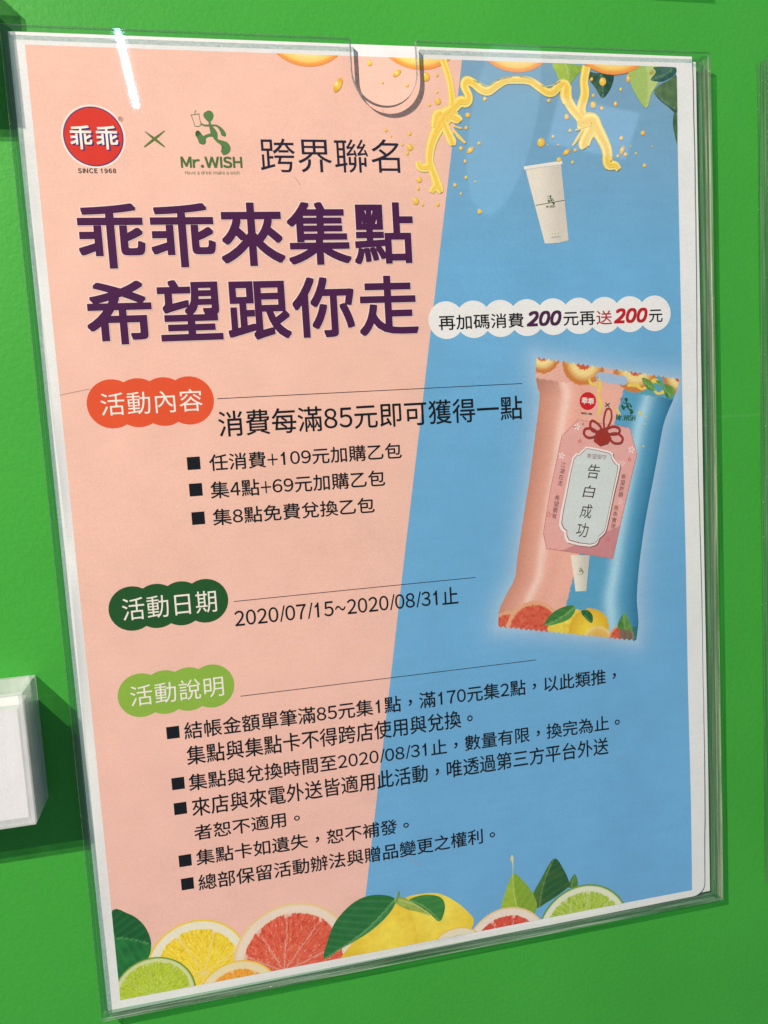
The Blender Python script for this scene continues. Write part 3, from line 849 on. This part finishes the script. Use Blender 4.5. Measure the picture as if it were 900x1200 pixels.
rad = [5, 2, 2, 4, 2, 1.5, 2.4, 3, 2.2, 2.5, 3.6, 2, 2, 2.1, 2.3, 1.5, 1.2, 4, 2, 2, 3.5, 2, 4, 2, 2.3, 3, 5.2, 2, 1, 1.3, 3.6, 3, 2.3, 3.2, 2.2, 2, 2, 2, 4.8, 3.4, 3, 2, 2, 4, 2.5, 2.6, 2.6, 3, 3.6, 2, 2.6, 1, 1.6, 2.5, 1, 3, 3.6, 1.6, 2, 5.6, 0, 0, 0, 0, 0, 1.2, 1.6, 1.8, 0, 0]
random.seed(3)
for c, r in zip(drops, rad):
    if not r: continue
    R = r * 0.36
    el = random.uniform(1.0, 1.25) if r < 3 else 1.1
    if r in (5.6, 3.6, 3.4): el = 1.7
    ro = random.uniform(1.7, 2.6)
    def f(u, v, c=c, R=R):
        x, y = (u - c[0]) / R, (v - c[1]) / R; d = math.hypot(x, y)
        m = mix(lin((246, 206, 84)), lin((226, 168, 56)), d - 0.35 + 0.2 * (x + y))
        if math.hypot(x + 0.35, y + 0.35) < 0.3: m = lin((255, 246, 190))
        return m
    art('juice_drop', disc_poly(c, R * el, R / math.sqrt(el), 14, ro), 6, poster, f, max(0.3, R * 0.4))

# along the bottom edge
fruit('dark_leaf', smooth([(-0.71, 365.96), (6.83, 366.99), (12.86, 373.42), (15.41, 382.48), (12.86, 390.57), (4.39, 394.57), (-3.87, 396.94)], True, 5), 2,
      leaf_fill((15.67, 383.76), (-4.91, 376.42), (34, 124, 58), (22, 96, 44), (90, 160, 90)), 0.8)
def slc(name, c, e, layer, *a, **k):
    R = math.dist(c, e)
    fruit(name, disc_poly(c, R, n=72), layer, slice_fill(c, R, *a, **k), 0.42)
slc('lemon_slice', (34.73, 398.37), (35.44, 375.53), 3, (240, 206, 60), (240, 234, 214), (244, 206, 50), 8, center=(37.53, 401.46), a0=0.5)
slc('grapefruit_slice', (78.00, 403.45), (79.97, 375.45), 4, (238, 206, 150), (240, 222, 204), (222, 84, 58), 11, pithr=0.82, center=(73.29, 408.03), fl2=(240, 130, 100))
slc('lime_slice', (14.71, 407.89), (15.91, 389.55), 6, (110, 150, 40), (214, 220, 160), (176, 196, 48), 8, pithr=0.87, a0=0.1)
slc('orange_slice', (51.67, 417.94), (54.70, 398.70), 5, (240, 200, 60), (240, 224, 180), (242, 158, 40), 9, pithr=0.78)
fruit('whole_lemon', smooth([(132.56, 383.13), (141.48, 382.18), (149.91, 383.74), (158.21, 389.66), (164.37, 396.56), (166.36, 400.49), (164.84, 404.64), (159.39, 408.91), (142.03, 410.77), (133.90, 403.87), (130.35, 392.26)], True, 5), 3,
      shaded((240, 206, 52), (252, 232, 96), (214, 164, 30), None, (148.15, 392.60), 27), 0.8)
fruit('whole_lemon', smooth([(98.58, 409.81), (104.85, 401.57), (112.65, 395.34), (120.45, 389.93), (126.63, 384.19), (131.60, 385.12), (136.16, 393.81), (137.25, 404.53), (135.92, 413.07), (120.39, 418.68), (103.83, 417.41)], True, 5), 5,
      shaded((238, 200, 50), (250, 226, 84), (206, 158, 30), None, (123.59, 400.09), 27), 0.8)
fruit('dark_leaf', smooth([(127.99, 382.28), (118.66, 378.40), (108.68, 379.97), (99.22, 387.58), (94.08, 397.71), (92.34, 405.52), (100.72, 402.04), (114.23, 396.52), (124.23, 389.36)], True, 5), 6,
      leaf_fill((92.34, 405.52), (128.43, 381.93), (32, 110, 50), (62, 140, 76), (120, 176, 110)), 0.6)
fruit('small_leaf', smooth([(134.61, 383.95), (142.71, 382.84), (150.24, 385.55), (152.09, 391.15), (149.17, 397.63), (144.30, 392.74), (139.02, 388.25)], True, 5), 7,
      leaf_fill((149.17, 397.63), (134.64, 383.52), (36, 118, 52), (60, 136, 60), (120, 176, 100)), 0.6)
fruit('small_leaf', smooth([(127.50, 383.49), (130.14, 381.38), (136.63, 385.63), (145.52, 393.85), (138.87, 390.84), (132.28, 387.85)], True, 5), 8,
      leaf_fill((145.52, 393.85), (128.41, 382.36), (170, 190, 90), (150, 176, 74), (200, 210, 130)), 0.6)
ribbon('stem', [(*p, r) for p, r in zip([(128.33, 383.64), (129.31, 381.23), (129.87, 378.74)], (0.5, 0.45, 0.3))], 9, poster, (120, 150, 70))
slc('orange_slice', (157.20, 417.82), (158.41, 402.50), 6, (236, 196, 90), (238, 228, 200), (236, 190, 80), 9, pithr=0.72)
slc('grapefruit_slice', (182.74, 418.94), (183.72, 397.11), 5, (238, 202, 150), (244, 228, 214), (218, 70, 50), 9, pithr=0.80, fl2=(240, 120, 96), a0=0.6)
fruit('bright_leaf', smooth([(180.58, 397.86), (183.18, 389.43), (187.58, 380.45), (192.74, 384.94), (197.78, 393.02), (199.28, 400.50), (194.09, 405.82), (186.12, 403.39)], True, 4), 3,
      leaf_fill((187.58, 380.45), (191.41, 405.31), (128, 170, 46), (170, 198, 60), (196, 214, 110)), 0.5)
fruit('dark_leaf', smooth([(197.30, 393.83), (202.14, 385.74), (209.31, 376.27), (214.08, 382.49), (216.96, 391.13), (212.69, 394.87), (204.33, 398.74), (198.83, 400.41)], True, 4), 2,
      leaf_fill((209.31, 376.27), (200.59, 401.65), (30, 88, 46), (78, 122, 52), (110, 150, 84)), 0.5)
fruit('small_leaf', smooth([(215.98, 392.76), (217.48, 389.42), (220.35, 386.32), (221.50, 392.86)], True, 4), 2, leaf_fill((220.35, 386.32), (218.26, 393.18), (90, 140, 60), (70, 120, 50), (120, 160, 90)), 0.5)
slc('lime_slice', (223.85, 417.97), (227.51, 393.05), 4, (112, 156, 48), (232, 234, 206), (168, 196, 64), 10, pithr=0.84, a0=0.15, fl2=(206, 222, 110))
ribbon('droplet', [(*p, r) for p, r in zip([(187.57, 370.72), (187.49, 372.47), (187.82, 375.18), (187.58, 380.45)], (0.5, 1.5, 0.5, 0.25))], 4, poster, lambda s: mix(lin((220, 226, 220)), lin((140, 170, 130)), abs(s)))

# ------------------------------------------------------------------ drinks cup
CUP = [(208.55, 46.54), (225.92, 43.99), (228.44, 77.82), (223.48, 78.91), (216.74, 79.22)]
cup = art('paper_cup', CUP, 4, poster, lambda u, v: mix(lin((236, 226, 212)), lin((214, 204, 192)), (u - (217.85, 61.93)[0]) / 9 + 0.3), 0.8)
ribbon('cup_rim', [(*p, 0.75) for p in [(207.76, 45.80), (216.89, 44.47), (226.54, 43.12)]], 5, cup, (240, 234, 226))
ribbon('cup_line', [(*p, 0.14) for p in [(212.85, 62.11), (219.98, 60.99), (227.16, 59.86)]], 5, cup, (70, 70, 50))
s = (220.03, 59.66)
runner(cup, 5, lambda p: (s[0] + (p[0] - 20) * .085, s[1] + (p[1] - 32) * .085), (60, 90, 50))
textc('cup_lettering', 'Mr.WISH', (220.13, 62.62), 4.4, 1.05, -2, 5, cup, (70, 80, 50), 0.03)
textc('cup_lettering', '• • •', (221.96, 74.69), 3.4, .4, -3, 5, cup, (120, 110, 90), 0.0)
textc('cup_lettering', 'mrwish.com.tw', (222.32, 76.22), 4.6, .7, -3, 5, cup, (90, 80, 60), 0.0)

# ------------------------------------------------------------------ snack bag picture
def teeth(a, b, n, amp):
    out = []
    dx, dy = b[0] - a[0], b[1] - a[1]; l = math.hypot(dx, dy); nx, ny = -dy / l, dx / l
    for i in range(2 * n + 1):
        t = i / (2 * n); s = amp if i % 2 else -amp
        out.append((a[0] + dx * t + nx * s, a[1] + dy * t + ny * s))
    return out
top = [(209.99, 131.07), (224.40, 133.22), (245.99, 137.31), (283.07, 144.21)]
t0, t1 = (210.21, 130.88), (283.54, 144.03)
bt0, bt1 = (257.07, 270.76), (185.60, 255.79)
rightside = smooth([(282.53, 147.88), (280.35, 153.11), (277.23, 159.12), (274.31, 166.38), (271.74, 177.81), (268.66, 190.91), (265.60, 203.23), (262.79, 215.61), (259.76, 232.26), (257.94, 248.27), (258.18, 256.01), (258.47, 262.07)], False, 3)
leftside = smooth([(186.04, 250.86), (187.09, 246.72), (190.80, 240.21), (194.96, 233.42), (196.65, 224.34), (198.29, 216.31), (201.54, 200.30), (204.77, 184.79), (208.09, 166.56), (210.94, 149.23), (210.27, 144.84), (209.36, 140.07)], False, 3)
BAGP = teeth(t0, t1, 30, -0.55) + rightside + teeth(bt0, bt1, 28, -0.5) + leftside
sA, sB = (256.06, 140.96), (220.99, 247.03)
sealA, sealB = (209.20, 140.06), (280.11, 153.51)
LEFTE, RIGHTE = leftside, rightside
bagfruit = [((190.79, 259.68), (191.27, 248.94), 'g'), ((203.36, 259.41), (203.95, 245.28), 'G'), ((222.16, 263.19), (219.05, 251.45), 'l'), ((232.02, 262.59), (234.18, 252.20), 'y'), ((236.32, 269.04), (236.57, 261.39), 'o'), ((249.07, 268.78), (249.28, 261.92), 'G')]
def edge_u(poly, v):
    best = None
    for i in range(len(poly) - 1):
        (u0, v0), (u1, v1) = poly[i], poly[i + 1]
        if min(v0, v1) <= v <= max(v0, v1) and v0 != v1: best = u0 + (u1 - u0) * (v - v0) / (v1 - v0)
    if best is None: best = poly[0][0] if abs(poly[0][1] - v) < abs(poly[-1][1] - v) else poly[-1][0]
    return best
def bag_fill(u, v):
    su = sA[0] + (sB[0] - sA[0]) * (v - sA[1]) / (sB[1] - sA[1])
    l, r = edge_u(LEFTE, v), edge_u(RIGHTE, v)
    t = (u - l) / max(1, r - l)
    sealv = sealA[1] + (sealB[1] - sealA[1]) * (u - sealA[0]) / (sealB[0] - sealA[0])
    pink = u < su
    if pink:
        c = mix(lin((206, 140, 118)), lin((240, 180, 162)), t * 5)
        c = mix(c, lin((250, 214, 202)), 0.8 * math.exp(-((t - 0.19) / 0.035) ** 2))
        c = mix(c, lin((214, 150, 132)), max(0, 0.5 - abs(t - 0.30) * 7) * 0.5)
    else:
        c = mix(lin((92, 164, 202)), lin((168, 214, 236)), math.exp(-((t - 0.80) / 0.05) ** 2))
        c = mix(c, lin((44, 120, 160)), (t - 0.87) / 0.13)
    if v < sealv:
        c = lin((240, 184, 168)) if pink else lin((92, 168, 190))
        for cx, cy, R in ((636, 416, 8.5), (684, 424, 11), (745, 430, 12), (796, 440, 9)):
            q = RECT(cx, cy); d = math.dist((u, v), q) / R
            if d < 1: c = mix(lin((250, 224, 150)), lin((214, 130, 60)), (d - 0.55) / 0.3) if d > 0.35 else lin((214, 96, 60))
        c = tuple(x * (1 - 0.10 * (0.5 + 0.5 * math.sin((sealv - v) * 7))) for x in c)
    else:
        k = (v - sealv)
        if k < 8: c = tuple(x * (0.78 + 0.22 * k / 8) if (t < 0.15 or t > 0.8) else x for x in c)
        for c0, e0, kind in bagfruit:
            R = math.dist(c0, e0); d = math.dist((u, v), c0) / R
            if d < 1:
                n = fbm(u, v, 0.6, 2) * 0.5 + 0.5
                if kind in 'gG': c = mix(lin((196, 52, 40)), lin((232, 120, 84)), n) if d < 0.86 else lin((232, 170, 130))
                elif kind == 'l': c = mix(lin((226, 190, 60)), lin((250, 230, 90)), n)
                elif kind == 'y': c = mix(lin((224, 176, 40)), lin((250, 222, 70)), 1 - d)
                elif kind == 'o': c = mix(lin((236, 200, 110)), lin((226, 160, 60)), 1 - d) if d < .9 else lin((240, 214, 150))
        if v > edge_bottom - 7 and t > 0.86: c = mix(c, lin((30, 110, 90)), 0.7)
    n = noise.noise(Vector((u * 1.1, v * 1.1, 1))) * 0.05
    return tuple(x * (1 + n) for x in c)
edge_bottom = bt0[1]
RECT_T = {(636, 416): (213.44, 129.64), (684, 424): (233.88, 133.61), (745, 430): (260.63, 137.13), (796, 440): (283.58, 142.19)}
RECT = lambda x, y: RECT_T[(x, y)]
bag = art('snack_bag_picture', BAGP, 2, poster, bag_fill, 0.6)
bag['label'] = 'printed picture of a sealed pink and blue snack bag with a charm tag'
q0, q1 = (241.92, 140.94), (253.77, 143.28)
hole = lambda q0, q1, r: [(q0[0] + r * math.cos(a), q0[1] + r * math.sin(a)) for a in [math.pi / 2 + math.pi * i / 10 for i in range(11)]] + \
                         [(q1[0] + r * math.cos(a), q1[1] + r * math.sin(a)) for a in [-math.pi / 2 + math.pi * i / 10 for i in range(11)]]
art('hang_hole', hole(q0, q1, 2.2), 3, bag, (168, 192, 222))
for pts, r in (([(240.61, 140.68), (241.78, 145.14), (240.33, 149.09), (241.93, 154.00), (240.45, 158.77)], .7), ([(255.92, 145.80), (260.39, 145.61), (263.47, 147.78), (268.01, 146.37), (271.53, 150.21), (275.18, 149.57)], .8), ([(240.47, 145.08), (237.01, 143.72), (236.21, 141.68)], .6),
               ([(268.01, 146.37), (269.88, 144.02), (273.92, 145.43)], .9), ([(231.17, 161.08), (235.49, 162.53), (239.91, 161.57)], .8), ([(249.82, 156.03), (251.50, 159.37)], .6)):
    ribbon('juice_splash', [(*p, r * (.7 + .5 * (i % 2))) for i, p in enumerate(pts)], 3, bag, (236, 208, 92))
for pts in ([(263.61, 142.52), (268.52, 144.36), (270.66, 148.94), (266.18, 147.51)], [(274.82, 145.88), (280.69, 148.20), (279.22, 152.64), (276.04, 151.66)], [(270.78, 144.06), (273.94, 144.61), (273.43, 147.04)]):
    art('bag_leaf', smooth(pts, True, 4), 4, bag, leaf_fill(pts[0], pts[2], (120, 170, 80), (60, 120, 50), (150, 190, 110)), 0.8)
lc = (235.19, 152.05)
art('bag_logo', disc_poly(lc, 4.2), 4, bag, (206, 28, 30), 1.5)
textc('bag_logo_text', '乖乖', lc, 6.2, 3.0, 8, 5, bag, (244, 230, 226), 0.1)
textc('bag_logo_text', 'SINCE 1968', (234.34, 157.87), 5.6, 0.9, 8, 5, bag, (40, 26, 30), 0.04)
textc('bag_logo_text', '×', (245.22, 154.37), 2.6, 2.2, 8, 5, bag, (40, 60, 30), 0.0)
s2 = (254.75, 155.07)
runner(bag, 5, lambda p: (s2[0] + (p[0] - 20) * .155, s2[1] + (p[1] - 32) * .155 + (p[0] - 20) * .02), (34, 90, 50))
textc('bag_logo_text', 'Mr.WISH', (254.57, 160.96), 10.0, 2.5, 5, 5, bag, (44, 96, 60), 0.1)
for p, r in zip([(262.26, 159.13), (265.36, 160.94), (264.81, 164.60), (263.62, 175.23), (228.45, 163.75), (232.42, 162.76)], (0.9, .4, .4, .5, .8, .6)):
    art('juice_spot', disc_poly(p, r, n=12), 4, bag, (232, 206, 84), 0.6)
TAGP = [(221.23, 167.75), (229.88, 160.40), (256.67, 165.77), (260.35, 178.73), (257.37, 188.46), (252.85, 203.91), (245.76, 228.85), (237.73, 226.86), (211.48, 220.75), (210.05, 213.23), (214.83, 191.17)]
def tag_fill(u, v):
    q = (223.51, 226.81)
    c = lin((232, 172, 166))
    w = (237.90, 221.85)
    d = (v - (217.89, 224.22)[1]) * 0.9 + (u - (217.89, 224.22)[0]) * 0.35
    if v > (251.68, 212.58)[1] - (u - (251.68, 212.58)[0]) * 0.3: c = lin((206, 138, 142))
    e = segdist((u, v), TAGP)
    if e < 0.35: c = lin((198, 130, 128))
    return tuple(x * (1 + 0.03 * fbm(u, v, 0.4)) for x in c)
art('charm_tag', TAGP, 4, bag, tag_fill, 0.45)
for p, r, cc in (((229.32, 163.80), 2.0, (246, 226, 222)), ((221.01, 177.01), 2.0, (246, 226, 222)), ((257.26, 176.48), 2.1, (246, 226, 222)), ((252.13, 182.73), 1.9, (238, 206, 204)),
                 ((230.38, 170.72), 1.2, (214, 90, 74)), ((256.00, 181.13), 1.2, (214, 90, 74)), ((250.67, 201.24), 1.6, (238, 206, 204)), ((237.80, 224.77), 1.6, (226, 130, 130)), ((243.37, 218.99), 1.5, (214, 110, 116)),
                 ((213.43, 204.50), 1.7, (226, 130, 120))):
    for i in range(5):
        a = i * math.pi * 2 / 5 - 1.3
        art('blossom_petal', disc_poly((p[0] + r * .55 * math.cos(a), p[1] + r * .55 * math.sin(a)), r * .36, r * .2, 8, a), 5, bag, cc, 2)
PL = [(226.40, 178.17), (229.74, 176.56), (230.65, 175.60), (232.89, 174.12), (234.66, 173.62), (246.06, 176.59), (247.33, 178.72), (248.17, 180.41), (249.89, 182.58), (250.96, 184.50), (247.19, 197.66), (243.37, 211.89), (241.67, 215.92), (238.69, 218.17), (237.95, 220.19), (233.88, 221.71), (222.05, 218.59), (220.92, 213.74), (218.23, 209.81), (221.60, 195.74)]
PL = smooth(PL, True, 2)
pc = (sum(p[0] for p in PL) / len(PL), sum(p[1] for p in PL) / len(PL))
sca = lambda k: [(pc[0] + (p[0] - pc[0]) * k, pc[1] + (p[1] - pc[1]) * (1 - (1 - k) * 0.55)) for p in PL]
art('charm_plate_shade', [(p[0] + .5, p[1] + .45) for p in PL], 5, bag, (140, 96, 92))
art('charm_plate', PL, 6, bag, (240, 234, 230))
art('charm_plate_line', sca(0.93), 7, bag, (166, 84, 92))
art('charm_plate_field', sca(0.905), 8, bag, (212, 220, 220))
HAND = (70, 52, 52)
textc('charm_heading', '希望御守', (238.90, 178.58), 10.2, 2.5, 8, 9, bag, (150, 104, 108), 0.0)
for ch, p in zip('告白成功', [(237.12, 185.61), (234.36, 195.05), (232.49, 204.38), (230.18, 213.29)]):
    textc('charm_writing', ch, p, 6.4, 6.9 if ch != '白' else 6.0, 9, 9, bag, HAND, 0.0, 0.12)
for wd, p, h in (('江\n湖\n在\n走', (220.68, 185.69), 11.2), ('希\n望\n要\n有', (217.04, 201.11), 11.4), ('希\n望\n許\n願', (251.81, 193.44), 11.2), ('乖\n乖\n實\n現', (247.30, 208.47), 11.4)):
    textc('charm_writing', wd, p, 2.5, h, 12, 6, bag, (124, 76, 76), 0.0)
CORD = lambda s: mix(lin((190, 58, 44)), lin((120, 26, 24)), abs(s))
def loop(pts, r=0.55, ly=10): ribbon('cord_loop', [(*p, r) for p in pts], ly, bag, CORD, closed=True)
loop([(243.32, 165.41), (243.01, 161.34), (244.49, 156.56), (246.70, 156.68), (247.01, 160.75), (245.11, 164.70)], .42, 10)
loop([(241.07, 166.50), (237.12, 166.27), (235.90, 163.36), (236.84, 161.40), (239.01, 162.33), (241.14, 164.47)], .55, 11)
loop([(239.68, 168.45), (235.25, 169.40), (232.68, 167.62), (233.20, 165.23), (236.28, 165.00), (239.30, 166.80)], .55, 12)
loop([(244.63, 165.89), (247.77, 164.85), (250.86, 165.85), (250.79, 167.88), (248.10, 168.54), (245.01, 167.95)], .55, 11)
loop([(245.88, 168.41), (249.89, 168.24), (252.50, 170.44), (251.53, 172.83), (247.97, 172.62), (245.82, 170.44)], .55, 12)
KN = [(238.87, 166.37), (243.33, 165.01), (246.72, 170.09), (244.85, 172.83), (240.83, 173.81), (237.39, 171.15)]
def knot_fill(u, v):
    k = math.sin((u + v) * 3.0) * math.sin((u - v) * 3.0)
    return mix(lin((188, 62, 40)), lin((120, 30, 24)), 0.5 + 0.8 * k)
art('cord_knot', KN, 13, bag, knot_fill, 0.45)
bc = art('bag_cup', [(223.80, 224.96), (233.52, 225.85), (231.13, 243.23), (225.57, 242.88)], 7, bag, lambda u, v: mix(lin((236, 230, 216)), lin((206, 200, 188)), (u - (228.13, 233.50)[0]) / 5 + .4), 0.9)
textc('bag_logo_text', 'Mr.WISH', (228.54, 234.58), 2.6, 0.6, 0, 8, bag, (70, 90, 60), 0.0)
runner(bag, 8, lambda p, s=(228.61, 232.70): (s[0] + (p[0] - 20) * .055, s[1] + (p[1] - 32) * .055), (50, 80, 50))
art('bag_leaf', smooth([(209.11, 257.95), (211.48, 253.59), (216.88, 250.39), (223.56, 249.40), (225.25, 251.69), (222.44, 255.61), (216.61, 257.51)], True, 4), 3, bag, leaf_fill((209.11, 257.95), (225.32, 250.01), (50, 120, 50), (80, 150, 70), (140, 180, 110)), 0.7)
art('bag_leaf', smooth([(227.89, 252.81), (231.47, 252.76), (234.06, 255.58), (233.49, 259.34), (230.00, 256.42)], True, 4), 4, bag, leaf_fill((227.89, 252.81), (233.93, 259.39), (30, 100, 46), (50, 120, 60), (120, 160, 90)), 0.7)
art('bag_leaf', smooth([(246.98, 262.53), (250.83, 256.09), (253.88, 261.57), (255.15, 265.15), (250.12, 264.59)], True, 3), 3, bag, leaf_fill((250.83, 256.09), (251.49, 264.74), (110, 160, 70), (80, 140, 60), (140, 180, 110)), 0.7)

# creases and specks on the margins
for pts in ([(-5.49, 78.47), (-3.53, 78.33), (-0.65, 78.87)], [(-4.80, 138.79), (1.66, 137.36), (11.90, 135.75)], [(132.15, 361.10), (140.22, 366.81), (142.26, 368.03)], [(143.48, 21.59), (143.79, 22.64), (144.13, 23.35)], [(103.25, 50.36), (104.59, 52.12), (105.56, 53.88)]):
    ribbon('crease', [(*p, 0.11) for p in pts], 3, poster, (176, 150, 138))

# ------------------------------------------------------------------ leaflet boxes at the left
def leaflet_box(u0, u1, v0, v1, depth, label, label2, cham=0.0):
    root = empty('leaflet_box', W3((u0 + u1) / 2, v1, WALLW), label, 'leaflet box', 'small clear boxes left of the poster')
    w0 = WALLW - depth; t = 2.2
    w1 = WALLW - 0.1
    slab('front_panel', u0, u1, v0, v1, w0, w0 + t, [FROST, FROST_FRONT], root, 0.35, (1, 1, 0, 0, 0, 0))
    slab('back_panel', u0 + t + .05, u1 - t - .05, v0, v1 - t - .05, w1 - t, w1, [FROST], root)
    slab('side_panel', u0, u0 + t, v0, v1, w0 + t + .05, w1, [FROST], root)
    slab('side_panel', u1 - t, u1, v0, v1, w0 + t + .05, w1, [FROST], root, 0.3)
    slab('bottom_panel', u0 + t + .05, u1 - t - .05, v1 - t, v1, w0 + t + .05, w1, [FROST], root)
    st = slab('leaflet_stack', u0 + t + 1.2, u1 - t - 1.0, v0 + (v1 - v0) * 0.13, v1 - t - .2, w0 + t + 0.6, w1 - t - 2, [solid((246, 244, 242))])
    tag(st, label2, 'leaflets', 'white leaflet stacks in the small boxes')
leaflet_box(-116, -21.7, 255.2, 310.0, 26.0, 'small frosted acrylic leaflet box standing out at the lower left edge of the picture',
            'stack of white leaflets inside the small frosted box at the left edge')
leaflet_box(-116, -20.5, -32.0, 14.0, 26.0, 'small frosted acrylic box beside the top left corner of the poster',
            'stack of white leaflets in the small box at the top left, just out of view')
